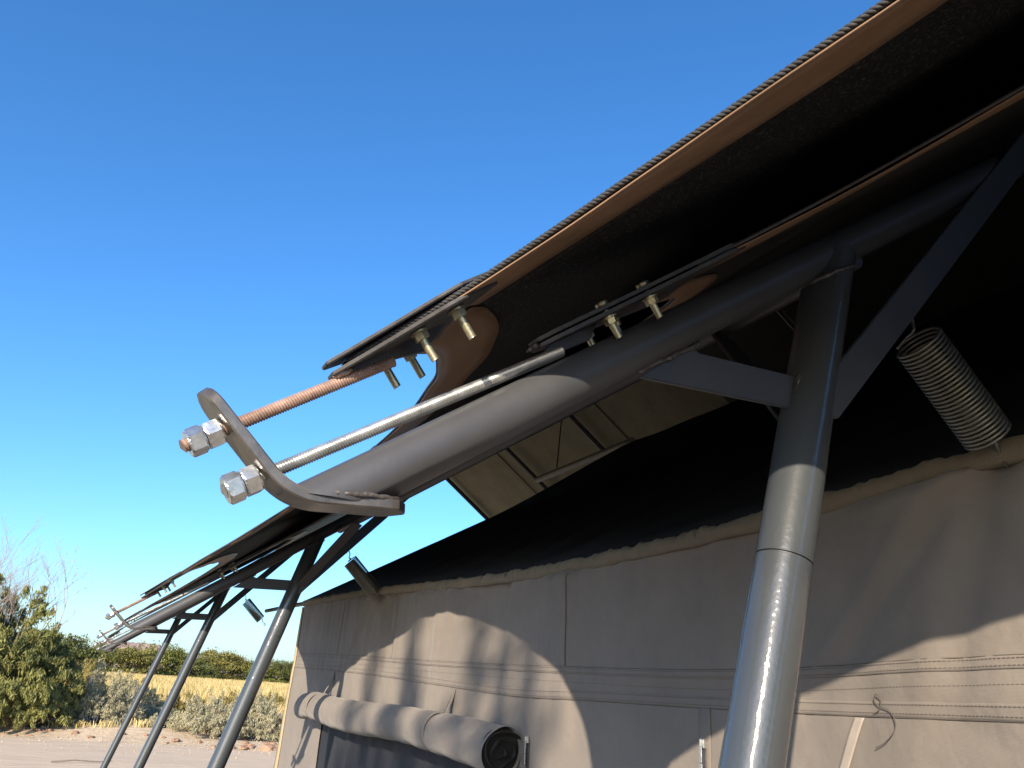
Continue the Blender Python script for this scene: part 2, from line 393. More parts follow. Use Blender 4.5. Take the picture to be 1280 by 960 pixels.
def frame_meshes():
    FM['rafter'] = mesh('rafter', RV, RF, M_RAFT)
    FM['rafter_b'] = mesh('rafter', mir(RV), flip(RF), M_RAFT)
    def side(tagx, fn, ff):
        v, f = tube('', [BOT, BOT.lerp(J, .5), J - LEAN*0.0012], PR, None, 40); FM['post'+tagx] = mesh('post', fn(v), ff(f), M_POST)
        v, f = tube('', [J + LEAN*0.0006, J.lerp(TOP, .5), TOP], PR+0.0002, None, 40); FM['socket'+tagx] = mesh('post_socket', fn(v), ff(f), M_POST)
        v, f = tube('', [J - LEAN*0.012, J + LEAN*0.012], PR-0.0022, None, 24); FM['spigot'+tagx] = mesh('spigot', fn(v), ff(f), M_PLATE)
        bl = [(0.455, 1.9185), (0.676, 1.930), (0.682, 1.972), (0.535, 1.966), (0.52, 1.972)]
        br = [(0.716, 1.921), (1.262, 2.5275), (1.222, 2.5455), (0.690, 1.9545), (0.690, 1.921)]
        FM['braceL'+tagx] = prism_y('brace', fn(bl), -0.003, 0.003, M_RAFT)
        FM['braceR'+tagx] = prism_y('brace', fn(br), -0.0275, -0.0215, M_RAFT)
        v, f = bar_strip(bracket_path(), -0.020, 0.020, 0.009); FM['bracket'+tagx] = mesh('bracket', fn(v), ff(f), M_BRAK)
        FM['bracket'+tagx].set_sharp_from_angle(angle=math.radians(28))
        ring = []
        for k in range(25):
            a = 2*math.pi*k/24; ring.append((post_c(2.128 + 0.030*math.cos(a)*0.72) + 0.031*math.cos(a), 0.031*math.sin(a), 2.128 + 0.030*math.cos(a)*0.70))
        ws = [weld_bead([(0.128, -0.016, 1.7390), (0.15, -0.0215, 1.7410), (0.18, -0.0215, 1.7430), (0.200, -0.0165, 1.7445), (0.2095, -0.007, 1.7450), (0.2095, 0.007, 1.7450), (0.2, 0.0165, 1.7445), (0.13, 0.016, 1.7395)], 0.0024, 1),
              weld_bead(ring, 0.0030, 2), weld_bead([(0.452, -0.004, 1.9235), (0.49, -0.006, 1.948), (0.535, -0.004, 1.978)], 0.0028, 3),
              weld_bead([(0.668, -0.006, 1.929), (0.676, -0.010, 1.972)], 0.0026, 4), weld_bead([(0.722, -0.004, 1.934), (0.705, -0.010, 1.98)], 0.0028, 5),
              weld_bead([(1.115, -0.005, 2.421), (1.18, -0.005, 2.444)], 0.0026, 6)]
        FM['weld'+tagx] = [mesh('weld', fn(v), ff(f), M_WELD) for v, f in ws]
    side('', lambda v: [tuple(p) for p in v], lambda f: f)
    side('_b', lambda v: mir([tuple(p) for p in v]), flip)
frame_meshes()
NMS = ['tent frame nearest the viewer, its glossy post at the right', 'second tent frame, just beyond the big bracket',
       'third tent frame, its post before the far shrubs', 'farthest, thinnest-looking tent frame at the left end']
FRAMES = []
for i, y in enumerate(FY):
    lab = 'grey steel roof frame standing behind the viewer, out of the picture' if i == 0 else 'grey tubular steel ' + NMS[i-1]
    e = empty('tent_frame', lab, 'frame', (0.2, y, 0), 'steel frames carrying the roof')
    FRAMES.append(e)
    for sfx in ('', '_b'):
        for key, nm in (('rafter', 'rafter'), ('post', 'post'), ('socket', 'post_socket'), ('braceL', 'brace'), ('braceR', 'brace'), ('bracket', 'bracket')):
            o = obj(nm, FM[key+sfx], e, (-0.2, 0, 0))
            if key == 'post': obj('spigot', FM['spigot'+sfx], o)
        for wm in FM['weld'+sfx]: obj('weld', wm, e, (-0.2, 0, 0))
# intermediate rafter on the far slope
e = empty('rafter_bar', 'thin dark rafter bar on the far roof slope between two frames', 'bar', (XR, 7.3, 4.0))
V, F = tube('', [(0, 0, 0.02), (3.1, 0, 0.02-3.1*TS)], 0.022, None, 14); obj('bar', mesh('bar', V, F, M_RAFT), e)
# ridge purlin
rp = obj('ridge_beam', tube_mesh('ridge_beam', [(0, -2.15, 0), (0, 3, 0), (0, 9.0, 0)], 0.03, M_RAFT), None, (XR, 0, axz(XR)+0.0)); tag(rp, 'dark steel ridge beam along the top of the roof', 'beam')
# purlin with knee braces between nearest and second frame
pe = empty('purlin', 'dark steel purlin with knee braces running back from the nearest post', 'beam', (0.84, 0.65, 2.2))
pv, pf = tube('', [(0.0, 0.03, 0.0), (0.0, 2.72, 0.0)], 0.016, None, 12); obj('purlin_tube', mesh('purlin_tube', pv, pf, M_RAFT), pe)
def knee(p, q, w=0.040, tk=0.006):
    p = Vector(p); q = Vector(q); t = (q-p).normalized(); nn = Vector((1, 0, 0)); nn = (nn - t*nn.dot(t)).normalized(); b = t.cross(nn)
    V = []
    for c in (p, q):
        for s1, s2 in ((-1, -1), (1, -1), (1, 1), (-1, 1)): V.append(c + nn*s1*w/2 + b*s2*tk/2 - Vector((0.84, 0.65, 2.2)))
    F = [(0, 3, 2, 1), (4, 5, 6, 7)] + [(k, (k+1) % 4, (k+1) % 4+4, k+4) for k in range(4)]
    return bevel_mesh(mesh('knee_brace', V, F, M_RAFT, False), 0.001)
obj('knee_brace', knee((0.700, 0.66, 1.90), (0.84, 0.96, 2.185)), pe)
obj('knee_brace', knee((0.705, 3.39, 1.94), (0.84, 3.10, 2.185)), pe)

# ------------------------------------------------------------------ sheets
SLOPE = 0.71
UP0 = (0.140, 1.869); UPS = 0.815; UPC = (0.140, 1.8522); LO0 = (0.338, 1.9285)
FU_D = [0, .03, .07, .12, .16, .25, .33, .43, .51, .70, 1.0, 1.375]; FU_X = [0, .036, .077, .110, .134, .178, .209, .244, .262, .306, .358, .390]
FL_D = [0, .03, .06, .115, .20, .30, .45, .70, 1.375]; FL_X = [0, .07, .15, .245, .315, .357, .40, .45, .50]
def eave(Yv, D, Xo):
    Yv = np.asarray(Yv, float); out = np.zeros_like(Yv)
    for k in range(len(FY)-1):
        a, b = FY[k], FY[k+1]; m_ = (Yv >= a) & (Yv <= b); s = 2.75/(b-a)
        d = np.minimum(Yv-a, b-Yv)*s
        out = np.where(m_, smooth_interp(d, D, Xo), out)
    d0 = np.where(Yv < FY[0], FY[0]-Yv, 0) + np.where(Yv > FY[-1], Yv-FY[-1], 0)
    return out + np.where(d0 > 0, smooth_interp(np.clip(d0, 0, 1), D, Xo), 0)
def ysamples():
    y = []
    for k in range(len(FY)-1):
        a, b = FY[k], FY[k+1]; L = b-a
        q = np.array([0, .01, .02, .03, .045, .06, .075, .09, .105, .12, .14, .16, .185, .21, .24, .27, .30, .34, .38, .42, .46, .5, .56, .63, .71, .8, .9, 1.0, 1.12, 1.25])
        q = q*L/2.75; y += list(a+q) + [(a+b)/2] + list((b-q)[::-1][:-1])
    return np.array([FY[0]-.12, FY[0]-.06] + y + [FY[-1], FY[-1]+.06, FY[-1]+.12])
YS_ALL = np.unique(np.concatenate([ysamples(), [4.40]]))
def surf(base, x, y, drop=0.0, ripple=0.0):
    """height of the near roof slope at x, a little ripple between frames"""
    z = base[1] + SLOPE*(x - base[0]) - drop
    if base is UP0: z = z - 0.0168*np.clip(1-(x-0.14)/0.16, 0, 1)      # corners pulled down to the rods
    if ripple: z = z + ripple*np.sin(y*5.1 + x*2.0)*np.sin(x*3+y*1.7)*np.clip((x-base[0]-.15)/.3, 0, 1)
    return z
def sheet_mesh(name, base, D, Xo, m, w0, drop, rows, ripple=0.0, far=False, w1=None, sel=None):
    YS = YS_ALL if sel is None else YS_ALL[sel(YS_ALL)]
    e = base[0] + eave(YS, D, Xo); P = np.zeros((len(YS), len(rows), 3))
    for j, r in enumerate(rows):
        if w1 is None: x = (e + w0)*(1-r) + XR*r
        else: x = e + w0 + (w1-w0)*r
        z = surf(base, x, YS, drop, ripple)
        P[:, j, 0] = x if not far else 2*XR - x; P[:, j, 1] = YS; P[:, j, 2] = z
    return grid(name, P, m)
rows = [0, .004, .01, .02, .035, .06, .1, .15, .22, .3, .4, .5, .6, .7, .8, .9, 1]
fly = empty('fly_sheet', 'black shade net fly sheet with brown hem stretched above the roof', 'fly sheet', (XR, 3.4, 4.1))
def child(o_name, me, par):
    o = obj(o_name, me, par); o.location = -par.location; return o
def thick(o, t, off=0):
    md = o.modifiers.new('thickness', 'SOLIDIFY'); md.thickness = t; md.offset = off; return o
child('net_panel', sheet_mesh('net_panel', UP0, FU_D, FU_X, M_NET, 0.0, 0.0, rows, 0.004), fly)
child('net_panel', sheet_mesh('net_panel', UP0, FU_D, FU_X, M_NET, 0.0, 0.0, rows, 0.004, far=True), fly)
def hem_bay(base, D, Xo, k, w, drop, m, dmin, name='hem'):
    """hem band under the scalloped edge of one bay; runs from plate to plate"""
    a, b = FY[k], FY[k+1]; n = 110
    u = np.linspace(0, 1, n); u = 0.5 - 0.5*np.cos(np.pi*u)*(0.55+0.45*np.cos(np.pi*u)**2)/1.0
    y = a + dmin + (b-a-2*dmin)*(u-u[0])/(u[-1]-u[0]); ex = base[0] + eave(y, D, Xo)
    dx = np.gradient(ex, y); nx = 1/np.sqrt(1+dx*dx); ny = -dx*nx
    P = np.zeros((n, 5, 3))
    for j in range(5):
        wv = w*j/4; x = ex + nx*wv*0.82; yy = y + ny*wv*0.82
        P[:, j, 0] = x; P[:, j, 1] = yy; P[:, j, 2] = surf(base, x, yy, drop) + 0.0012*np.sin(y*23+j)
    return grid(name, P, m), np.stack([ex, y, surf(base, ex, y, 0)], -1), (nx, ny)
for k in range(len(FY)-1):
    me, edge, nn = hem_bay(UP0, FU_D, FU_X, k, 0.092, 0.0035, M_HEM, 0.060)
    h = thick(child('hem', me, fly), 0.0015)
    if k in (0, 1):                                    # sewn rows, only near enough to see
        V = []; Q = []
        for row in (0.008, 0.087):
            P = edge; seglen = 0.0045; s = 0.0
            cum = np.concatenate([[0], np.cumsum(np.linalg.norm(np.diff(P, axis=0), axis=1))])
            lim = [(0, cum[-1])]
            for q in np.arange(0, cum[-1], seglen):
                i = np.searchsorted(cum, q); 
                if i < 1: continue
                tt = (P[min(i, len(P)-1)] - P[i-1]); tt = tt/np.linalg.norm(tt)
                c = P[i-1] + tt*(q-cum[i-1])
                if not (-0.9 < c[1] < 2.2): continue
                nv = np.array([nn[0][i-1], nn[1][i-1], nn[0][i-1]*SLOPE]); c = c + nv*row*0.82 - np.array([0, 0, 0.0052])
                o = len(V); wv = np.array([nn[0][i-1], nn[1][i-1], nn[0][i-1]*SLOPE])*0.0005
                V += [c-wv, c+wv, c+wv+tt*0.003, c-wv+tt*0.003]; Q.append((o, o+1, o+2, o+3))
        if Q:
            st = obj('stitching', npmesh('stitching', V, Q, M_THREADC), h); st['kind'] = 'stuff'
    # edge rope, three twisted strands close by, one plain cord further off
    yr = np.concatenate([np.linspace(FY[k]+.006, FY[k]+.058, 14), edge[:, 1], np.linspace(FY[k+1]-.058, FY[k+1]-.006, 14)])
    xr = UP0[0] + eave(yr, FU_D, FU_X); zr = surf(UP0, xr, yr)
    P = [Vector((a_-0.0008, b_, c_+0.0012)) for a_, b_, c_ in zip(xr, yr, zr)]
    if k in (0, 1):
        cum = [0]
        for i in range(1, len(P)): cum.append(cum[-1] + (P[i]-P[i-1]).length)
        if k == 0: lo, hi = cum[-1]-1.3, cum[-1]
        else: lo, hi = 0, 1.3
        fr = []
        N_ = 700
        for i in range(N_):
            s = lo + (hi-lo)*i/(N_-1); j = min(max(1, int(np.searchsorted(cum, s))), len(P)-1)
            t = (s-cum[j-1])/(cum[j]-cum[j-1]); fr.append((P[j-1].lerp(P[j], t), s))
        cpath = [f[0] for f in fr]; FR = frames_along(cpath); parts = []
        for st_ in range(3):
            pp = []
            for (p, T, N, B), (_, s) in zip(FR, fr):
                a = 2*math.pi*(s/0.013 + st_/3); pp.append(p + (N*math.cos(a) + B*math.sin(a))*0.0014)
            parts.append(tube('', pp, 0.0015, None, 6))
        v, f = merge(parts); child('edge_rope', mesh('edge_rope', v, f, M_ROPE), fly)
        rest = [p for p, s in zip(P, cum) if (s <= lo if k == 0 else s >= hi)]
        if len(rest) > 3: child('edge_rope', tube_mesh('edge_rope', rest, 0.004, M_ROPE, 8), fly)
    else: child('edge_rope', tube_mesh('edge_rope', P, 0.004, M_ROPE, 8), fly)
roof = empty('roof_sheet', 'olive tan roof sheet with brown hem lying on the steel rafters', 'roof sheet', (XR, 3.4, 4.0))
child('roof_panel', sheet_mesh('roof_panel', LO0, FL_D, FL_X, M_LOWSHADE, 0.0, 0.0, rows, 0.004), roof)
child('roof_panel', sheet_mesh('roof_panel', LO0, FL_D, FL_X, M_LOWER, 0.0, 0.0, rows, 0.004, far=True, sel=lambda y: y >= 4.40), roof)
child('roof_panel', sheet_mesh('roof_panel', LO0, FL_D, FL_X, M_LOWSHADE, 0.0, 0.0, rows, 0.004, far=True, sel=lambda y: y <= 4.40), roof)  # far slope over the inner tent, its shade put into the colour
for k in range(len(FY)-1):
    me, edge, nn = hem_bay(LO0, FL_D, FL_X, k, 0.070, 0.003, M_HEM, 0.06)
    thick(child('hem', me, roof), 0.0015)
    child('edge_cord', tube_mesh('edge_cord', [Vector(p) + Vector((-0.002, 0, 0.001)) for p in edge], 0.0022, M_PLATE, 8), roof)
# seams on the far slope
for yy in (5.67, 7.65):
    z0 = surf(LO0, XR, 0)
    o = child('seam', tube_mesh('seam', [(XR+0.05, yy, z0-0.045), (XR+1.6, yy, z0-0.012-1.6*SLOPE), (XR+2.8, yy, z0-0.012-2.8*SLOPE)], 0.005, M_CORD, 6), roof)

# ------------------------------------------------------------------ tensioners
def plate_geo(base, outline, z_off, tk):
    """flat plate in the plane of the sheet; outline in (x, y)"""
    sl_, base = (UPS, UPC) if base is UP0 else (SLOPE, base)
    nrm = Vector((-sl_, 0, 1)).normalized(); n = len(outline)
    top = [Vector((x, y, base[1] + sl_*(x-base[0]))) + nrm*z_off for x, y in outline]
    V = top + [p - nrm*tk for p in top]
    F = [tuple(range(n)), tuple(range(2*n-1, n-1, -1))] + [(i, i+n, (i+1) % n+n, (i+1) % n) for i in range(n)]
    return V, F
def plate_mesh(base, outline, z_off, tk, m=None):
    V, F = plate_geo(base, outline, z_off, tk); me = mesh('clamp_plate', V, F, m or M_PLATE, False); return bevel_mesh(me, 0.0009)
def bolt_geo(base, x, y, up, down):
    sl_, base = (UPS, UPC) if base is UP0 else (SLOPE, base)
    nrm = Vector((-sl_, 0, 1)).normalized(); c = Vector((x, y, base[1] + sl_*(x-base[0])))
    sh = thread(c + nrm*0.002, c - nrm*down, 0.0040, 0.0016, 10, 0.0005)
    if up > 0.008: hd = tube('', [c - nrm*0.0005, c + nrm*(up+0.0004), c + nrm*(up+0.0012)], [0.0045, 0.0058, 0.0035], None, 12); cap = ([], [])
    else: hd = hexnut(c + nrm*(up+0.003), nrm, 0.0125, 0.0052, 0.3); cap = tube('', [c + nrm*(up+0.004), c + nrm*(up+0.0052)], 0.0048, None, 12)
    nut = hexnut(c - nrm*0.0112, nrm, 0.0125, 0.0068, random.uniform(0, 1))
    wash = tube('', [c - nrm*0.0062, c - nrm*0.0078], 0.0085, None, 16)
    return merge([sh, hd, cap]), merge([nut, wash])
def sym(half): return half + [(x, -y) for x, y in reversed(half)]
UO = sym([(0.133, -0.009), (0.150, -0.020), (0.178, -0.042), (0.206, -0.066), (0.222, -0.076), (0.252, -0.070), (0.242, -0.030)])
LOo = sym([(0.330, -0.010), (0.345, -0.020), (0.380, -0.029), (0.430, -0.044), (0.478, -0.062), (0.520, -0.080), (0.545, -0.070), (0.52, -0.02)])
UPB = [(0.195, -0.030), (0.2205, -0.050), (0.180, 0.024), (0.212, 0.050)]
LOB = [(0.398, -0.022), (0.440, -0.034), (0.398, 0.022), (0.440, 0.034)]
TM = {}
def tension_meshes():
    uA, uB = Vector((0.0300, 0, 1.7605)), Vector((0.1880, 0, 1.8717)); lA, lB = Vector((0.0665, 0, 1.7310)), Vector((0.360, 0, 1.9245))
    v, f = thread(uA, uB, 0.0058, 0.0024, 20, 0.0011); TM['rodU'] = mesh('threaded_rod', v, f, M_COPP)
    v, f = thread(lA, lB, 0.0060, 0.0024, 20, 0.0011); TM['rodL'] = mesh('threaded_rod', v, f, M_ZROD)
    for p in (TM['rodU'], TM['rodL']): pass
    ut = (uB-uA).normalized(); lt = (lB-lA).normalized()
    for k, (dist, sp) in enumerate(((0.0115, 0.25), (0.0255, 0.62))):
        v, f = hexnut(uA + ut*dist, ut, 0.0205, 0.0132, sp); TM['nutU%d' % k] = mesh('nut', v, f, M_ZINC, False)
    for k, (dist, sp) in enumerate(((0.0085, 0.1), (0.0225, 0.5))):
        v, f = hexnut(lA + lt*dist, lt, 0.0215, 0.0132, sp); TM['nutL%d' % k] = mesh('nut', v, f, M_ZINC, False)
    TM['pU0'] = plate_mesh(UP0, UO, -0.0012, 0.004); TM['pU1'] = plate_mesh(UP0, UO, 0.0090, 0.0035)
    TM['pL0'] = plate_mesh(LO0, LOo, -0.0008, 0.004); TM['pL1'] = plate_mesh(LO0, LOo, 0.0055, 0.004)
    # fin welding the rod to its plate, and a lip at the lower plate's tip
    fin = [(0.150, 1.846), (0.188, 1.873), (0.216, 1.888), (0.236, 1.9255), (0.205, 1.9005), (0.154, 1.8590)]
    TM['fin'] = prism_y('fin', fin, -0.003, 0.003, M_PLATE, 0.0008)
    TM['finL'] = prism_y('fin', [(0.335, 1.908), (0.392, 1.945), (0.400, 1.966), (0.345, 1.927)], -0.003, 0.003, M_PLATE, 0.0008)
    v, f = merge([weld_bead([(0.136, -0.006, 1.838), (0.150, -0.008, 1.848), (0.172, -0.007, 1.860)], 0.0042, 11), weld_bead([(0.328, -0.010, 1.921), (0.332, 0.0, 1.923), (0.330, 0.010, 1.921)], 0.0034, 12)])
    v1, f1 = weld_bead([(0.136, -0.004, 1.8420), (0.143, -0.0055, 1.847), (0.152, -0.005, 1.853)], 0.0028, 11); TM['weldU'] = mesh('weld', v1, f1, M_COPP)
    v2, f2 = weld_bead([(0.326, -0.010, 1.919), (0.330, 0.0, 1.922), (0.326, 0.010, 1.919)], 0.0034, 12); TM['weldL'] = mesh('weld', v2, f2, M_WELD)
    for nm, base, L in (('bU', UP0, UPB), ('bL', LO0, LOB)):
        for k, (x, y) in enumerate(L):
            b_, n_ = bolt_geo(base, x, y, 0.0090 if nm == 'bU' else 0.0055, 0.036 if nm == 'bU' else 0.031)
            TM['%s%d' % (nm, k)] = mesh('bolt', *b_, M_YZINC); TM['%s%dn' % (nm, k)] = mesh('bolt_nut', *n_, M_YZINC, False)
tension_meshes()
WH = {1: 'at the nearest bracket', 2: 'at the second bracket', 3: 'at the third bracket', 4: 'at the farthest bracket', 0: 'behind the viewer'}
for i, y in enumerate(FY):
    for lev in 'UL':
        lab = ('upper tensioner with reddish threaded rod on the fly sheet ' if lev == 'U' else 'lower tensioner with zinc threaded rod on the roof sheet ') + WH[i]
        base = (0.03, y, 1.76) if lev == 'U' else (0.07, y, 1.73)
        e = empty('rod_tensioner', lab, 'tensioner', base, 'rod tensioners at the eaves')
        off = (-base[0], 0, -base[2])
        obj('threaded_rod', TM['rod'+lev], e, off)
        for k in range(2): obj('nut', TM['nut%s%d' % (lev, k)], e, off)
        for k in range(2): obj('clamp_plate', TM['p%s%d' % (lev, k)], e, off)
        obj('fin', TM['fin' if lev == 'U' else 'finL'], e, off); obj('weld', TM['weld'+lev], e, off)
        for k in range(4):
            b_ = obj('bolt', TM['b%s%d' % (lev, k)], e, off); obj('bolt_nut', TM['b%s%dn' % (lev, k)], b_)

# ------------------------------------------------------------------ the inner tent
WX = 1.065; YN, YF = -1.4, 4.86
ZT_Y = [-1.6, -.6, .0, .62, .72, 1.29, 1.8, 2.6, 3.4, 4.87, 6.2]; ZT_Z = [1.95, 1.925, 1.935, 1.953, 1.948, 1.923, 1.915, 1.934, 1.972, 2.010, 2.035]
zt = lambda y: smooth_interp(y, ZT_Y, ZT_Z)
r3 = np.random.default_rng(11)
FOLD2 = [(r3.uniform(28, 75), r3.uniform(0, 6.28), r3.uniform(0.4, 1.0), r3.uniform(-.35, .35)) for _ in range(7)]
FOLD = [(r3.uniform(5, 26), r3.uniform(0, 6.28), r3.uniform(0.5, 1.0), r3.uniform(-.8, .8)) for _ in range(9)]
def wallx(y, z):
    y = np.asarray(y, float); z = np.asarray(z, float); h = np.clip(zt(y)-z, 0, 3); out = np.full(np.broadcast(y, z).shape, WX)
    f = np.zeros_like(out)
    for w, p, a, sl_ in FOLD:
        f = f + a*np.sin(w*(y + sl_*0.25*h) + p)*(4.0/w)
    f = f*0.016*(0.30 + np.exp(-h/0.22))*np.clip(h/0.03, 0, 1)
    g_ = np.zeros_like(out)
    for w, p, a, sl_ in FOLD2: g_ = g_ + a*np.sin(w*(y + sl_*0.3*h) + p + 1.5*np.sin(y*3.1+p))
    out = out + 0.0026*g_*np.exp(-h/.17)*np.clip(h/.02, 0, 1) + 0.0009*g_*np.exp(-((h-.33)/.12)**2)
    # billow between the frames and the pull creases running down from the springs
    out = out + f + 0.010*np.sin((y-0.65)/2.75*2*np.pi)*np.clip(h/.6, 0, 1) + 0.006*np.sin(y*3.3+z*2.1)*np.clip(h/.3, 0, 1)
    for y0 in (0.66, 3.42):
        for k_, sp in ((1.20, .035), (-.75, .05), (.35, .03)):
            dd = (y - y0) - k_*h; out = out + (0.014*np.exp(-(dd/sp)**2) - 0.010*np.exp(-((dd-.05)/sp)**2))*np.exp(-h/.26)*np.clip(h/.02, 0, 1)
    # horizontal slack creases near the seam rows
    out = out + 0.0018*np.sin(z*60 + 2*np.sin(y*4))*np.exp(-((z-1.63)/.06)**2)
    return out
tent = empty('canvas_tent', 'grey brown canvas tent with rolled window flap under the roof', 'tent', (WX, 3.4, 0))
ys_ = np.unique(np.concatenate([np.linspace(YN, .5, 100), np.linspace(.5, 2.0, 240), np.linspace(2.0, 4.14, 250), np.linspace(4.14, YF, 90)]))
S1Y = [-1.4, 0, .67, .848, 1.063, 1.297, 1.801, 2.685, 3.694, 4.86]; S1Z = [1.69, 1.69, 1.688, 1.681, 1.672, 1.668, 1.671, 1.687, 1.714, 1.735]
s1 = lambda y: smooth_interp(y, S1Y, S1Z)
S2Y = [-1.4, 0, .683, .909, 1.3, 1.747, 2.01, 2.665, 3.61, 4.86]; S2Z = [1.61, 1.61, 1.609, 1.604, 1.599, 1.597, 1.594, 1.613, 1.640, 1.66]
s2 = lambda y: smooth_interp(y, S2Y, S2Z)
vv = np.concatenate([np.linspace(0, 1, 46)[:-1]*0.30, 0.30 + np.linspace(0, 1, 70)*0.30])
Hs = np.concatenate([np.linspace(0, .62, 120), np.linspace(.65, 2.05, 36)])
P = np.zeros((len(ys_), len(Hs), 3))
for j, h in enumerate(Hs):
    z = np.maximum(zt(ys_) - 0.012 - h*0.99, 0.0)
    P[:, j] = np.stack([wallx(ys_, z), ys_, z], -1)
WZ0, WZ1, WY0, WY1 = 0.75, 1.46, 2.06, 4.14
yc = (ys_[:-1]+ys_[1:])/2; zc = (P[:-1, :-1, 2]+P[:-1, 1:, 2])/2
msk = ~((yc[:, None] > WY0) & (yc[:, None] < WY1) & (zc > WZ0) & (zc < WZ1))
thick(child('side_wall', grid('side_wall', P, M_CANVAS, mask=msk), tent), 0.0012, 0)
# overlap bands and their stitch rows
def band(name, zf, zu, zl, m, y0=YN, y1=YF, out=0.0017, n=420):
    y = np.linspace(y0, y1, n); rows_ = np.linspace(0, 1, 6); P = np.zeros((n, 6, 3))
    for j, r in enumerate(rows_):
        z = zf(y) + zu + (zl-zu)*r; P[:, j] = np.stack([wallx(y, z) - out, y, z], -1)
    return thick(child(name, grid(name, P, m), tent), 0.0012, 0)
band('seam_band', s1, 0.0, -0.017, M_CANVAS); band('seam_band', s2, 0.020, -0.001, M_CANVAS)
def stitch_row(zf, off, y0=0.4, y1=4.8, pitch=0.0062, length=0.0042, hgt=0.0009, dx=0.0036):
    y = np.arange(y0, y1, pitch); z = zf(y) + off; z2 = zf(y+length) + off
    x = wallx(y, z) - dx; x2 = wallx(y+length, z2) - dx; V = []; Q = []
    a = np.stack([x, y, z-hgt/2], -1); b = np.stack([x2, y+length, z2-hgt/2], -1); c = np.stack([x2, y+length, z2+hgt/2], -1); d = np.stack([x, y, z+hgt/2], -1)
    V = np.stack([a, b, c, d], 1).reshape(-1, 3); Q = np.arange(len(V)).reshape(-1, 4); return V, Q
VV = []; QQ = []; o_ = 0
for zf, off in ((s1, -0.004), (s1, -0.013), (s2, 0.016), (s2, 0.004), (s1, -0.036)):
    v, q = stitch_row(zf, off, dx=0.0036 if off != -0.036 else 0.0012); VV.append(v); QQ.append(q+o_); o_ += len(v)
st = child('stitching', npmesh('stitching', np.concatenate(VV), np.concatenate(QQ), M_STITCH), tent); st['kind'] = 'stuff'
# fold lines: dark shadow gap at the lower edge of each overlap
def line_on_wall(name, pts, r, m, dx=0.002):
    pp = [Vector((float(wallx(y, z))-dx, y, z)) for y, z in pts]
    return child(name, tube_mesh(name, pp, r, m, 6), tent)
line_on_wall('seam_edge', [(y, float(s1(y))-0.0005) for y in np.linspace(YN, YF, 240)], 0.0008, M_STITCH)
line_on_wall('seam_edge', [(y, float(s2(y))-0.0015) for y in np.linspace(YN, YF, 240)], 0.0008, M_STITCH)
for y0, zlo in ((1.803, None), (3.22, None), (4.0, None)):
    zz = np.linspace(float(zt(y0))-0.02, float(s1(y0)), 40)
    line_on_wall('seam_edge', [(y0 + 0.006*math.sin(z*9), z) for z in zz], 0.0018 if y0 < 2 else 0.0013, M_STITCH, 0.0012)
# vertical tape bands below the seam, with stitching
def tape(y0, y1, z0, z1, w, m=M_TAPE, name='tape', out=0.0028):
    n = 40; t = np.linspace(0, 1, n); P = np.zeros((n, 5, 3))
    for j in range(5):
        y = y0 + (y1-y0)*t + (j/4-.5)*w; z = z0 + (z1-z0)*t; P[:, j] = np.stack([wallx(y, z) - out, y, z], -1)
    return thick(child(name, grid(name, P, m), tent), 0.0012, 0)
tape(0.938, 1.02, 1.600, 1.44, 0.020)
tape(1.315, 1.330, 1.597, 0.2, 0.034, M_CANVAS)
# pole sleeve: puckered hem round the eave pole
yy = np.unique(np.concatenate([np.linspace(YN, .4, 90), np.linspace(.4, 3.0, 460), np.linspace(3.0, YF, 160)])); seg = 26
P = np.zeros((len(yy), seg+1, 3)); pk = np.random.default_rng(3)
pucker = np.interp(yy, np.arange(YN, YF+.02, .012), pk.normal(0, 1, len(np.arange(YN, YF+.02, .012))))
for k in range(seg+1):
    a = 2*math.pi*k/seg
    rr = 0.0165 + 0.0022*pucker*(0.55 + 0.45*math.sin(a)) + 0.0012*np.sin(yy*37 + a*2)
    P[:, k] = np.stack([WX + rr*np.cos(a)*0.9, yy, zt(yy) + rr*np.sin(a)], -1)
child('pole_sleeve', grid('pole_sleeve', P, M_CANVAS2), tent)
# inner roof
IRX, IRZ = 3.28, 3.40
ry = np.linspace(YN-.1, YF+.03, 160); rr_ = np.linspace(0, 1, 26); P = np.zeros((len(ry), len(rr_), 3))
for j, r in enumerate(rr_):
    x = WX + 0.002 + (IRX-WX)*r; z0 = zt(ry) + 0.0165
    P[:, j] = np.stack([np.full_like(ry, x), ry, z0*(1-r) + IRZ*r - 0.045*math.sin(math.pi*r) + 0.006*min(1, r*6)*np.sin(ry*21+r*5)*(r < .5) + 0.007*min(1, r*4)*np.sin(ry*7+r*9)*np.sin(ry*2.3)], -1)
rf = thick(child('inner_roof', grid('inner_roof', P, M_IROOF), tent), 0.002, 0)
P2 = P.copy(); P2[:, :, 0] = 2*IRX - P2[:, :, 0]; thick(child('inner_roof', grid('inner_roof', P2, M_IROOF), tent), 0.002, 0)
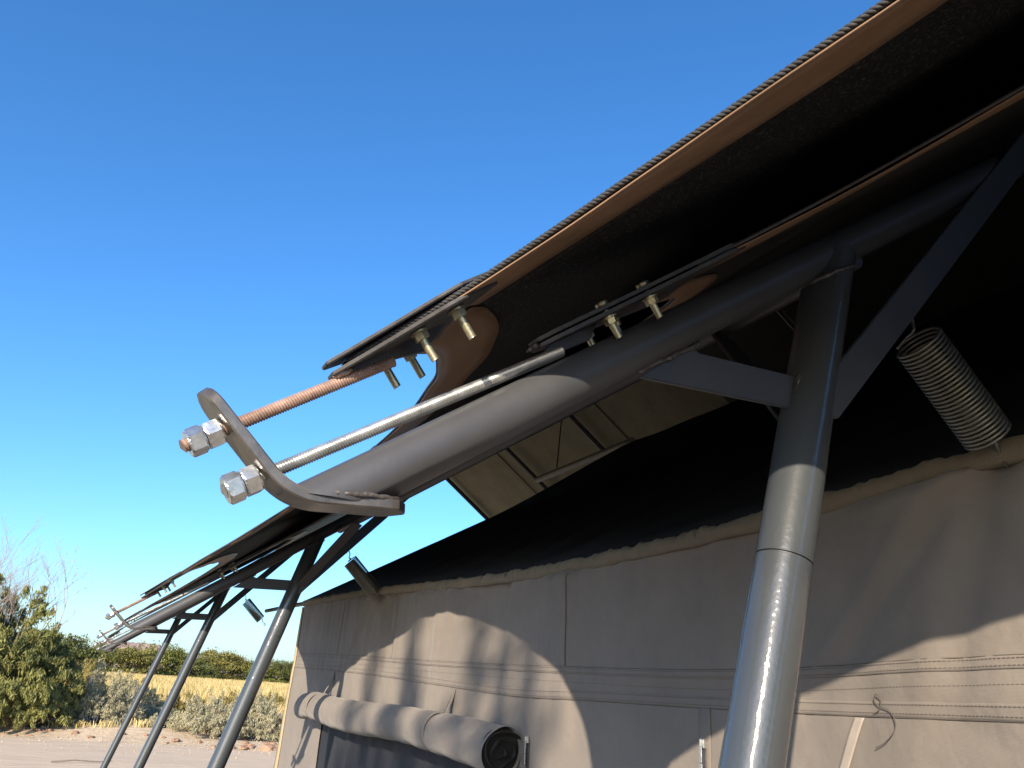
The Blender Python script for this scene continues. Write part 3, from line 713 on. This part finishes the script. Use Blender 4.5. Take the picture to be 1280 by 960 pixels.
# far and near gable walls, far side wall
WX2 = 2*IRX - WX
for yg in (YN, YF-.005):
    V = []; F = []; n = 30
    for i in range(n+1):
        x = WX + (WX2-WX)*i/n; top = float(zt(yg)) + (IRZ-float(zt(yg)))*(1-abs(x-IRX)/(IRX-WX)) - 0.055*math.sin(math.pi*(1-abs(x-IRX)/(IRX-WX)))
        yw = yg + 0.006*math.sin(i*2.1); V += [(x, yw, 0), (x, yw, top-0.01)]
        if i: F.append((2*i-2, 2*i, 2*i+1, 2*i-1))
    child('gable_wall', mesh('gable_wall', V, F, M_CANVAS), tent)
V = []; F = []
for i in range(41):
    y = YN + (YF-YN)*i/40; V += [(WX2+.01*math.sin(i), y, 0), (WX2, y, float(zt(y)))]
    if i: F.append((2*i-2, 2*i-1, 2*i+1, 2*i))
child('side_wall', mesh('side_wall', V, F, M_CANVAS), tent)
# beige corner webbing on the far corner
cz = np.linspace(0, float(zt(YF))-.02, 60)
P = np.zeros((60, 4, 3))
for j, (dy, dx) in enumerate(((-0.02, -0.004), (0.05, -0.008), (0.13, -0.004), (0.135, 0.02))):
    sp = np.clip((1.9-cz)/1.9, 0, 1)
    P[:, j] = np.stack([wallx(np.full(60, YF-.01), cz)+dx, YF + dy*(0.25+0.75*sp) + .004*np.sin(cz*14), cz], -1)
thick(child('corner_webbing', grid('corner_webbing', P, M_BEIGE), tent), 0.002, 0)
# window net
ny, nz_ = 150, 30; y = np.linspace(WY0-.02, WY1+.01, ny); z = np.linspace(WZ0-.02, WZ1+.02, nz_); Yg, Zg = np.meshgrid(y, z, indexing='ij')
P = np.stack([WX + 0.012 + 0.006*np.sin(Yg*19 + 1.3*np.sin(Zg*3)) + 0.004*np.sin(Yg*41), Yg, Zg], -1)
child('window_net', grid('window_net', P, M_MESH), tent)
# rolled window flap
RY0, RY1, RRAD = 2.03, 4.22, 0.058
RAX = lambda y: (WX - 0.058, y, float(np.interp(y, [2.0, 2.65, 3.4, 4.1, 4.25], [1.458, 1.482, 1.470, 1.486, 1.478])))
n = 150; seg = 40; V = []; F = []
for i in range(n+1):
    y = RY0 + (RY1-RY0)*i/n; cx, _, cz_ = RAX(y)
    sq = 1 - 0.07*math.exp(-((y-2.47)/.03)**2) - 0.08*math.exp(-((y-3.98)/.03)**2)
    for k in range(seg):
        a = 2*math.pi*k/seg
        r_ = RRAD*sq*(1 + 0.045*math.sin(a*2+y*3) + 0.03*math.sin(a*3-y*7) + 0.025*math.sin(y*11+a) + 0.018*math.sin(y*31+a*2+2*math.sin(y*5)))
        V.append((cx + r_*math.cos(a), y, cz_ + r_*math.sin(a)*1.02))
for i in range(n):
    for k in range(seg):
        k2 = (k+1) % seg; F.append((i*seg+k, i*seg+k2, (i+1)*seg+k2, (i+1)*seg+k))
F.append(tuple(range(n*seg, (n+1)*seg)))
roll = child('rolled_flap', mesh('rolled_flap', V, F, M_CANVAS), tent)
roll['label'] = 'rolled up canvas window flap with net lining, darkened like a shaded hollow, at its end'
# spiral layers of net at the near end
cx, _, cz_ = RAX(RY0); V = []; F = []; m_ = 150
for i in range(m_):
    t = i/(m_-1); a = 0.6 + t*2*math.pi*2.1; r_ = 0.054*(1-t*0.85)*(1+(.04+.2*t)*math.sin(2*a+1)+(.03+.15*t)*math.sin(3.3*a))
    for dd in (-0.004 - 0.003*math.sin(a*1.7), 0.14):
        V.append((cx + r_*math.cos(a)*1.0, RY0 + dd + 0.012*t, cz_ + r_*math.sin(a)))
    if i: F.append((2*i-2, 2*i, 2*i+1, 2*i-1))
sp = obj('net_lining_hollow', mesh('net_lining_hollow', V, F, M_DARKROLL), roll); thick(sp, 0.003, 0)
V = [(cx + 0.056*math.cos(2*math.pi*k/32), RY0+0.016, cz_ + 0.056*math.sin(2*math.pi*k/32)) for k in range(32)]
obj('net_lining_hollow', mesh('net_lining_hollow', V, [tuple(range(32))], M_DARKROLL), roll)  # black disc standing in for the dark inside of the roll
# straps holding the roll
for y0, wd in ((2.47, 0.022), (3.98, 0.022)):
    cx, _, cz_ = RAX(y0); V = []; F = []; path = []
    for k in range(30): 
        a = math.radians(75 + k*11.5); path.append((cx + (RRAD*0.975)*math.cos(a), cz_ + (RRAD*1.0)*math.sin(a)))
    zs = float(s2(y0)); path = [(float(wallx(y0, zs-.005))-.004, zs-.005), (float(wallx(y0, zs-.03))-.008, zs-.035)] + path
    for i, (x, z) in enumerate(path):
        V += [(x, y0-wd/2+.02*(i < 2), z), (x, y0+wd/2+.02*(i < 2), z)]
        if i: F.append((2*i-2, 2*i-1, 2*i+1, 2*i))
    o = child('strap', mesh('strap', V, F, M_CANVAS), tent); thick(o, 0.002, 0)
# zips with pulls
def zipper(y0, z1, z0):
    zp = tape(y0, y0+.004, z1, z0, 0.012, M_PLATE, 'zip', 0.0045)
    x = float(wallx(y0, z1)) - 0.010
    V1 = [(x-.004, y0-.006, z1+.012), (x-.004, y0+.006, z1+.012), (x-.004, y0+.007, z1-.012), (x-.004, y0-.007, z1-.012)]
    me = prism_zip(x, y0, z1)
    obj('zip_pull', me, zp)
def prism_zip(x, y0, z1):
    parts = []
    def bxx(cx, cy, cz, sx, sy, sz):
        V = [(cx+a*sx/2, cy+b*sy/2, cz+c*sz/2) for a in (-1, 1) for b in (-1, 1) for c in (-1, 1)]
        F = [(0, 1, 3, 2), (4, 6, 7, 5), (0, 4, 5, 1), (2, 3, 7, 6), (0, 2, 6, 4), (1, 5, 7, 3)]; return V, F
    parts.append(bxx(x+.003, y0, z1, .007, .012, .016)); parts.append(bxx(x-.003, y0, z1+.002, .004, .004, .012))
    parts.append(bxx(x-.004, y0-.001, z1-.018, .0025, .0075, .030)); parts.append(bxx(x-.004, y0-.001, z1-.046, .0025, .0095, .024))
    v, f = merge(parts); return bevel_mesh(mesh('zip_pull', v, f, M_ZINC, False), 0.0008)
zipper(1.317, 1.535, 0.25); zipper(1.985, 1.492, 0.25)
# loose thread hanging at the seam
lt_ = [(0.905, 1.607), (0.893, 1.612), (0.886, 1.627), (0.894, 1.634), (0.901, 1.626), (0.893, 1.618), (0.872, 1.612), (0.862, 1.598), (0.866, 1.584), (0.884, 1.569), (0.905, 1.560)]
def cr(pts, n=8):
    out = []
    for i in range(len(pts)-1):
        p0 = pts[max(i-1, 0)]; p1 = pts[i]; p2 = pts[i+1]; p3 = pts[min(i+2, len(pts)-1)]
        for k in range(n):
            t = k/n; out.append(tuple(0.5*((2*b)+(-a+c)*t+(2*a-5*b+4*c-d)*t*t+(-a+3*b-3*c+d)*t**3) for a, b, c, d in zip(p0, p1, p2, p3)))
    out.append(pts[-1]); return out
line_on_wall('loose_thread', cr(lt_), 0.0007, M_STITCH, 0.006)
# eave pole inside the sleeve, sticking out past the far corner
ep = [(0, y-3.4, float(zt(y))-1.95) for y in np.linspace(YN-.2, 6.05, 60)]
e = obj('eave_pole', tube_mesh('eave_pole', ep, 0.0125, M_POLE, 14), None, (WX, 3.4, 1.95)); tag(e, 'dark eave pole sticking out past the far corner of the canvas tent', 'pole')
# inner ridge pole with its hanging cord
e = empty('ridge_pole', 'pale pole end hung on a cord beneath the far roof slope', 'pole', (IRX, 6.25, IRZ))
obj('pole', tube_mesh('pole', [(0, -1.5, 0.01), (0, -.7, 0.01), (0, 0, 0.01)], 0.028, M_PALEPOLE, 16), e)
obj('cord', tube_mesh('cord', [(0, -0.35, 0.04), (0.02, -0.34, 0.30), (0.05, -0.32, 0.62)], 0.006, M_CORD, 6), e)

# ------------------------------------------------------------------ springs
def spring_mesh():
    A = Vector((0.0, 0, 0)); top = Vector((0.012, 0, -0.034)); bot = Vector((0.133, 0, -0.145)); end = Vector((0.162, 0, -0.172))
    ax = (bot-top).normalized(); n = Vector((0, 1, 0)); b = ax.cross(n); R = 0.031; turns = 27; L = (bot-top).length; path = []
    for i in range(turns*20+1):
        a = 2*math.pi*i/20; path.append(top + ax*L*i/(turns*20) + (n*math.cos(a) + b*math.sin(a))*R)
    coil = tube('', path, 0.00225, None, 8)
    def hook(p_out, c, sgn, a0):
        q = [p_out]; 
        pts = [c + (n*math.cos(a0) + b*math.sin(a0))*R, c + (n*math.cos(a0+.6) + b*math.sin(a0+.6))*R*0.8 - ax*sgn*0.004, c - ax*sgn*0.012 + b*0.004, p_out - ax*sgn*(-0.010) , p_out + ax*sgn*(-0.006) + b*0.006, p_out + ax*sgn*(-0.010) - b*0.004, p_out - b*0.007]
        return tube('', [Vector(p) for p in cr([tuple(p) for p in pts], 6)], 0.00225, None, 8)
    h1 = hook(A, top, 1, 0.0); h2 = hook(end, bot, -1, 0.0)
    return mesh('coil', *coil, M_SPRING), mesh('hook', *h1, M_SPRING), mesh('hook', *h2, M_SPRING)
SM = spring_mesh()
for i, lab in ((1, 'large steel coil spring between the nearest brace and the canvas tent eave'), (2, 'coil spring hanging from the second frame to the tent eave'),
               (3, 'small dark coil spring at the end of the eave pole, third frame')):
    e = empty('coil_spring', lab, 'spring', (0.897, FY[i], 2.114), 'springs between frames and tent eave')
    for nm, me in zip(('coil', 'hook', 'hook'), SM): obj(nm, me, e)

# ------------------------------------------------------------------ vegetation
def leaf_mat(name, a, b, vs, trans=0.25):
    return mat(name, a, 0.6, col2=b, vscale=vs, spec=0.25, trans=trans, detail=2)
M_TWIG = mat('twig_bark', (0.16, 0.125, 0.10), 0.9, var=0.25, vscale=20)
M_PALETWIG = mat('pale_twig', (0.32, 0.27, 0.24), 0.9, var=0.2, vscale=20)
M_BUSH = leaf_mat('feathery_leaf', (0.095, 0.11, 0.035), (0.26, 0.255, 0.085), 0.9)
M_SALT = leaf_mat('saltbush_leaf', (0.27, 0.255, 0.165), (0.40, 0.375, 0.25), 2.5, 0.15)
M_SALT2 = leaf_mat('yellow_bush_leaf', (0.20, 0.165, 0.05), (0.33, 0.265, 0.09), 2.5, 0.2)
M_TREE = [leaf_mat('tree_leaf', (0.10, 0.115, 0.028), (0.21, 0.22, 0.052), 0.35), leaf_mat('tree_leaf_olive', (0.13, 0.125, 0.035), (0.26, 0.235, 0.065), 0.35),
          leaf_mat('tree_leaf_dark', (0.07, 0.085, 0.026), (0.15, 0.165, 0.045), 0.35)]
M_GRASS = leaf_mat('dry_grass', (0.44, 0.34, 0.15), (0.62, 0.49, 0.24), 0.35, 0.2)
M_GRASS2 = leaf_mat('green_grass', (0.22, 0.20, 0.06), (0.36, 0.30, 0.10), 0.35, 0.2)

def leaves(name, C, size, m, aspect=2.2, up=0.3, r=None):
    """one quad for each leaf centre; random facing, pulled upright by up"""
    r = r or np.random.default_rng(1); n = len(C)
    d = r.normal(size=(n, 3)); d[:, 2] = np.abs(d[:, 2])*(1+up) + up; d /= np.linalg.norm(d, axis=1)[:, None]
    q = r.normal(size=(n, 3)); w = np.cross(d, q); w /= np.linalg.norm(w, axis=1)[:, None] + 1e-9
    s = (np.asarray(size)*r.uniform(.6, 1.3, n))[:, None]
    a = C - d*s*.5; b = C + w*s/aspect*.5; c = C + d*s*.5; e = C - w*s/aspect*.5
    V = np.stack([a, b, c, e], 1).reshape(-1, 3); return npmesh(name, V, np.arange(4*n).reshape(-1, 4), m, False)
def branches(rr, base, h, spread, levels=3, kids=4, r0=0.05, seg=6, m=None, name='trunk', up=0.6):
    parts = []; tips = []
    def grow(p, d, L, r, lv):
        n = 5; path = [p]; dd = d.copy()
        for i in range(n):
            dd = (dd + Vector((rr.uniform(-1, 1), rr.uniform(-1, 1), rr.uniform(-.4, 1)*up))*0.16).normalized(); path.append(path[-1] + dd*L/n)
        parts.append(tube('', path, [r*(1-0.6*i/n) for i in range(n+1)], None, seg, caps=False))
        if lv == 0: tips.append(path[-1]); tips.append(path[3]); return
        for k in range(kids):
            i = rr.randint(2, n); q = path[i]; a = rr.uniform(0, 6.28)
            nd = (dd*up + Vector((math.cos(a), math.sin(a), rr.uniform(.0, .5)))*spread).normalized(); grow(q, nd, L*rr.uniform(.5, .75), r*0.5, lv-1)
        tips.append(path[-1])
    for b_ in base: grow(Vector(b_[0]), Vector(b_[1]).normalized(), h*b_[2], r0, levels-1)
    v, f = merge(parts); return mesh(name, v, f, m), tips

def clumped(r, n, a, b, c, z0, nclump, shell=0.35, crad=0.28, bottom=0.0):
    """leaf centres in lumpy clusters inside an ellipsoid"""
    d = r.normal(size=(nclump, 3)); d /= np.linalg.norm(d, axis=1)[:, None]
    rad = r.uniform(shell, 1.0, nclump)[:, None]**0.6; C = d*rad*np.array([a, b, c]); C[:, 2] = np.abs(C[:, 2])*(1-bottom) + C[:, 2]*bottom
    C[:, 2] += z0
    k = r.integers(0, nclump, n); s = r.uniform(.5, 1.3, nclump)[k][:, None]*crad
    return C[k] + r.normal(size=(n, 3))*s*np.array([a, b, c*0.8])

# the big feathery bush on the left, built as arching sprays
def spray_bush(name, label, x, y, rad, h, nspray, per, m, size, cat='bush', twigs=60, seed=1, droop=0.35, group=None):
    z = float(ground_z(x, y)); e = empty(name, label, cat, (x, y, z-.03), group); rr = random.Random(seed); r = np.random.default_rng(seed)
    C = []; parts = []
    for i in range(nspray):
        a = rr.uniform(0, 6.28); q = math.sqrt(rr.random())*rad; hh = h*(1-(q/rad)**2.2*0.72)*rr.uniform(.35, 1.02)*(1 + .16*math.sin(a*3+seed) + .10*math.sin(a*7+q*4))
        tip = np.array([math.cos(a)*q, math.sin(a)*q, max(.12, hh)]); root = np.array([math.cos(a)*q*.25, math.sin(a)*q*.25, 0.05])
        L = rr.uniform(.35, .8)*min(1, h/2); t = r.uniform(0, 1, per)[:, None]
        start = tip*(1-L/h*.8) + root*(L/h*.8)
        p = start*(1-t) + tip*t; p[:, 2] -= (droop*L*(t[:, 0]**2)); p += r.normal(size=(per, 3))*0.042*h**.5*(1.15-t*.9)
        p[:, 2] = np.maximum(p[:, 2], .04); C.append(p)
        if i < twigs: parts.append(tube('', [Vector(root), Vector(root*.5+start*.5) + Vector((0, 0, .1*h)), Vector(start)], [.02*h**.5, .012*h**.5, .005], None, 5, caps=False))
    v, f = merge(parts); obj('stems', mesh('stems', v, f, M_TWIG), e)
    obj('foliage', leaves('foliage', np.concatenate(C), size, m, 4.0, .5, r), e); return e
big = spray_bush('feathery_bush', 'large feathery green bush at the left edge with bare twigs on top', -2.05, 24.2, 2.3, 3.1, 760, 110, M_BUSH, 0.13, seed=3, twigs=120)
rr = random.Random(8)
bt, _ = branches(rr, [((rr.uniform(-.9, 1.3), rr.uniform(-.8, .8), 1.6), (rr.uniform(-.3, .35), rr.uniform(-.3, .3), 1), rr.uniform(.8, 1.15)) for _ in range(13)], 1.45, .55, 4, 4, .016, 4, M_PALETWIG, 'bare_twigs', .8)
obj('bare_twigs', bt, big)
spray_bush('feathery_bush', 'low dark green bush spreading in front of the big feathery bush', -1.0, 23.2, 1.05, 1.25, 210, 70, M_BUSH, 0.085, seed=5)
# grey-green saltbushes and yellow shrubs
rr = random.Random(21)
SALT = [(0.55, 24.6, 1.15, 1.5, 'pale grey-green saltbush right beside the big feathery bush', 0), (1.55, 27.5, 1.0, 1.1, 'grey-green saltbush behind the sand bank, left of the thin posts', 0),
        (3.2, 22.9, 1.1, 1.0, 'round pale saltbush growing between the second and third posts', 0), (4.25, 23.1, 1.05, 1.2, 'pale saltbush just right of the second post', 0),
        (5.25, 22.9, .95, 1.0, 'saltbush half hidden by the far corner of the tent', 0), (3.1, 30.5, 1.1, .8, 'yellow-green shrub behind the thin posts in the dry grass', 1),
        (1.5, 33.5, 1.3, 1.0, 'yellowish shrub in the grass behind the grey saltbush', 1), (5.4, 34, 1.1, .8, 'yellow-green shrub in the grass left of the second post', 1),
        (-0.1, 30.5, 1.2, 1.5, 'sunlit yellow shrub beside the dark foliage on the left', 1), (7.4, 38, 1.2, .8, 'greenish shrub far back in the grass near the tent corner', 1),
        (2.05, 23.3, .5, .4, 'tiny saltbush on the sand bank by the thin posts', 0)]
for i, (x, y, rd, h, lab, kd) in enumerate(SALT):
    spray_bush('saltbush' if kd == 0 else 'yellow_shrub', lab, x, y, rd, h, int(210*rd*rd+80), 75, M_SALT if kd == 0 else M_SALT2, 0.062 if kd == 0 else 0.075, 'shrub', 25, 40+i, .05, 'shrubs beyond the track')
# dry grass field: uncountable
r = np.random.default_rng(5); n = 70000
yy = 23 + 150*r.random(n)**1.7; half = 0.24*yy+3; xx = -0.02*yy + (r.random(n)*1.7-.62)*half*1.25
keep = (fbm(xx, yy, 9, 12, 3) + 0.012*(yy-26) > -0.15) & (yy - ROAD_FAR(xx) - 1.0 > 7*r.random(n)**1.5); xx = xx[keep]; yy = yy[keep]; n = len(xx)
def blades(name, xx, yy, m, hmin, hmax, seed):
    r = np.random.default_rng(seed); n = len(xx); V = []
    base = np.stack([xx, yy, ground_z(xx, yy)-.02], -1); scale_ = (1 + (yy-23)/90)
    A = []
    for k in range(4):
        h = r.uniform(hmin, hmax, n)*np.clip(.2+(yy-22)/26, .2, 1); a = r.uniform(0, 6.28, n); lean = r.uniform(.05, .4, n)*h; w = r.uniform(.004, .011, n)*scale_*1.3
        off = r.normal(size=(n, 2))*.10; b0 = base.copy(); b0[:, :2] += off
        tip = b0 + np.stack([np.cos(a)*lean, np.sin(a)*lean, h], -1); wv = np.stack([-np.sin(a+1.2)*w, np.cos(a+1.2)*w, 0*w], -1)
        mid = b0*.45 + tip*.55 + np.array([0, 0, .05]); A.append(np.stack([b0-wv, b0+wv, mid+wv*.8, tip], 1))
    V = np.concatenate(A).reshape(-1, 3); return npmesh(name, V, np.arange(len(V)).reshape(-1, 4), m, False)
half_ = r.random(n) < .78
o = obj('dry_grass', blades('dry_grass', xx[half_], yy[half_], M_GRASS, .3, .75, 1)); tag(o, 'dry yellow grass covering the field beyond the track', 'grass', kind='stuff')
o = obj('green_grass', blades('green_grass', xx[~half_], yy[~half_], M_GRASS2, .3, .8, 2)); tag(o, 'greener grass tufts mixed into the dry field', 'grass', kind='stuff')
# tree line
TP = []
for k in range(6):
    r = np.random.default_rng(60+k); h = 1.0
    C = np.concatenate([clumped(r, 5200, .62, .62, .50, .42, 60, .45, .15, .25), clumped(r, 2200, .70, .70, .30, .13, 26, .3, .2, .4)])
    C[:, 2] = np.clip(C[:, 2], .02, 2); me = leaves('crown', C*6.0, .30, M_TREE[k % 3], 1.6, .2, r)
    tm, _ = branches(random.Random(k), [((0, 0, 0), (0, 0, 1), 1)], 2.6, .7, 3, 4, .16, 6, M_TWIG, 'trunk')
    TP.append((me, tm))
rr = random.Random(4); TL = []
for i in range(30):
    u = i/29; x = -22 + 118*u; y = 150 + 60*u + rr.uniform(-6, 6)
    TL.append((x, y, rr.uniform(.85, 1.2)*(1.0 + .12*math.sin(i*1.7)), i))
TL += [(-7.5, 66, .55, 40), (-4.6, 74, .62, 41), (-1.6, 78, .62, 42), (-10.5, 60, .6, 43)]
WORDS = ['rounded', 'broad', 'dark', 'olive', 'lumpy', 'tall', 'low', 'bushy']
for x, y, s, i in TL:
    lab = 'green tree in the far tree line across the dry grass field' if i < 40 else 'dark olive tree standing behind the big feathery bush'
    e = empty('field_tree', lab, 'tree', (x, y, float(ground_z(x, y))-.1), 'trees of the far tree line' if i < 40 else 'trees behind the feathery bush'); e.rotation_euler.z = i*1.3; e.scale = (s*1.15, s*1.15, s*(.92+.2*math.sin(i*2.3)))
    me, tm = TP[(i*5+i//3) % 6]; obj('crown', me, e); obj('trunk', tm, e)

# clods and stones at the track's edge
M_CLOD = mat('red_clod', (0.36, 0.205, 0.135), 0.95, col2=(0.48, 0.33, 0.23), vscale=6, bump=0.03, bscale=14, spec=0.05)
rr = random.Random(31); stone_me = []
for k in range(4):
    bm = bmesh.new(); bmesh.ops.create_icosphere(bm, subdivisions=2, radius=1)
    for v in bm.verts:
        q = v.co.copy(); s = 1 + .25*math.sin(q.x*4+k)*math.cos(q.y*5+k*2) + .12*math.sin(q.z*9+k*3); v.co = Vector((q.x*s, q.y*s*.85, q.z*s*.55))
    me = bpy.data.meshes.new('earth_clod'); bm.to_mesh(me); bm.free(); me.materials.append(M_CLOD); stone_me.append(me)
for i in range(34):
    if i < 16: x = rr.uniform(3.4, 5.6)
    elif i < 28: x = rr.uniform(-2.2, 1.2)
    else: x = rr.uniform(1.2, 3.4)
    y = ROAD_FAR(x) + rr.uniform(.25, 1.3); s = rr.uniform(.035, .09) if rr.random() < .7 else rr.uniform(.09, .16)
    o = obj('earth_clod', stone_me[i % 4], None, (x, y, float(ground_z(x, y))+s*.2)); o.scale = (s*1.3, s, s); o.rotation_euler.z = rr.uniform(0, 6)
    tag(o, 'reddish earth clod lying along the far edge of the sandy track', 'clod', 'earth clods along the track')
# loose gravel along the verge and on the track: uncountable
r = np.random.default_rng(17); n = 1300; gx = r.uniform(-5, 8, n); gy = ROAD_FAR(gx) + r.normal(0.3, 1.3, n); gs = .005 + .02*r.random(n)**2
octa = np.array([(1, 0, 0), (0, 1, 0), (-1, 0, 0), (0, -1, 0), (0, 0, .7), (0, 0, -.4)]); tri = np.array([(0, 1, 4), (1, 2, 4), (2, 3, 4), (3, 0, 4), (1, 0, 5), (2, 1, 5), (3, 2, 5), (0, 3, 5)])
V = (octa[None]*gs[:, None, None]*r.uniform(.7, 1.3, (n, 6, 1)) + np.stack([gx, gy, ground_z(gx, gy)+.022], -1)[:, None]).reshape(-1, 3)
o = obj('gravel', npmesh('gravel', V, (tri[None] + 6*np.arange(n)[:, None, None]).reshape(-1, 3), M_SAND, False)); tag(o, 'loose gravel scattered along the edge of the sandy track', 'gravel', kind='stuff')
# wooden stakes by the track
M_WOODP = mat('pale_wood', (0.50, 0.42, 0.29), 0.8, var=0.15, vscale=30, stretch=(4, 4, .5))
for (x, y, zt_, lean, lab) in ((-0.335, 9.0, 0.56, .05, 'short pale wooden stake at the lower left corner, before the track'), (1.145, 9.0, 0.50, .02, 'short pale wooden stake left of the second post, before the track')):
    V = []; F = []
    for z_, w in ((-.15, .022), (zt_-.03, .022), (zt_, .014)):
        for sx, sy in ((-1, -1), (1, -1), (1, 1), (-1, 1)): V.append((sx*w + lean*(z_), sy*w, z_))
    for i in range(2):
        for k in range(4): F.append((i*4+k, i*4+(k+1) % 4, (i+1)*4+(k+1) % 4, (i+1)*4+k))
    F.append((8, 9, 10, 11)); o = obj('wooden_stake', bevel_mesh(mesh('wooden_stake', V, F, M_WOODP, False), .003), None, (x, y, 0)); tag(o, lab, 'stake', 'stakes by the track')
# fallen twigs on the track
o = obj('fallen_twig', tube_mesh('fallen_twig', [(0, 0, .02), (.35, .06, .05), (.7, .1, .03), (.95, .25, .03)], [.014, .012, .009, .004], M_TWIG, 6), None, (-0.15, 16.6, 0.02)); tag(o, 'dark dry twig lying on the sandy track', 'twig')

# slender tree behind the viewer; its shadow streaks the canvas wall
sdir = Vector((math.sin(SUN_AZ), math.cos(SUN_AZ), 0)); pdir = Vector((-math.cos(SUN_AZ), math.sin(SUN_AZ), 0))
rr = random.Random(77)
base = pdir*1.0 - sdir*6.55
e = empty('slender_tree', 'slender upright tree behind the viewer, seen only as shadow streaks on the canvas', 'tree', base)
parts = []; C = []
r = np.random.default_rng(9)
parts.append(tube('', [Vector((0, 0, -.1)), Vector((.03, 0, 1.6)), Vector((0, .05, 3.0)), Vector((.02, 0, 4.2))], [.09, .07, .05, .02], None, 8))
for lat, z0, L, wd in ((.46, 4.72, .9, .045), (.10, 4.55, 1.0, .040), (.17, 4.9, .6, .03), (-.26, 4.60, .95, .050), (-.375, 4.50, .75, .032), (-.475, 4.45, .8, .034), (.58, 4.5, .5, .03), (.32, 4.5, .45, .035), (.70, 4.4, .8, .05), (-.07, 4.45, .42, .03)):
    dep = rr.uniform(-.5, .5)
    p0 = Vector((0, 0, 3.6)); p1 = pdir*lat*.95 + sdir*dep + Vector((0, 0, z0)); p2 = pdir*lat + sdir*dep + Vector((0, 0, z0+L))
    parts.append(tube('', [p0, p0.lerp(p1, .6) - Vector((0, 0, .15)), p1, p1.lerp(p2, .5) + pdir*.015, p2], [.02, .016, .013, .009, .003], None, 5))
    m_ = int(210*L); t = r.random(m_)[:, None]
    C.append(np.array(p1)*(1-t) + np.array(p2)*t + r.normal(size=(m_, 3))*np.array([wd, wd, .06])*(1.25-t))
v, f = merge(parts); obj('trunk', mesh('trunk', v, f, M_TWIG), e)
obj('crown', leaves('crown', np.concatenate(C), .075, M_TREE[0], 1.5, .6, r), e)
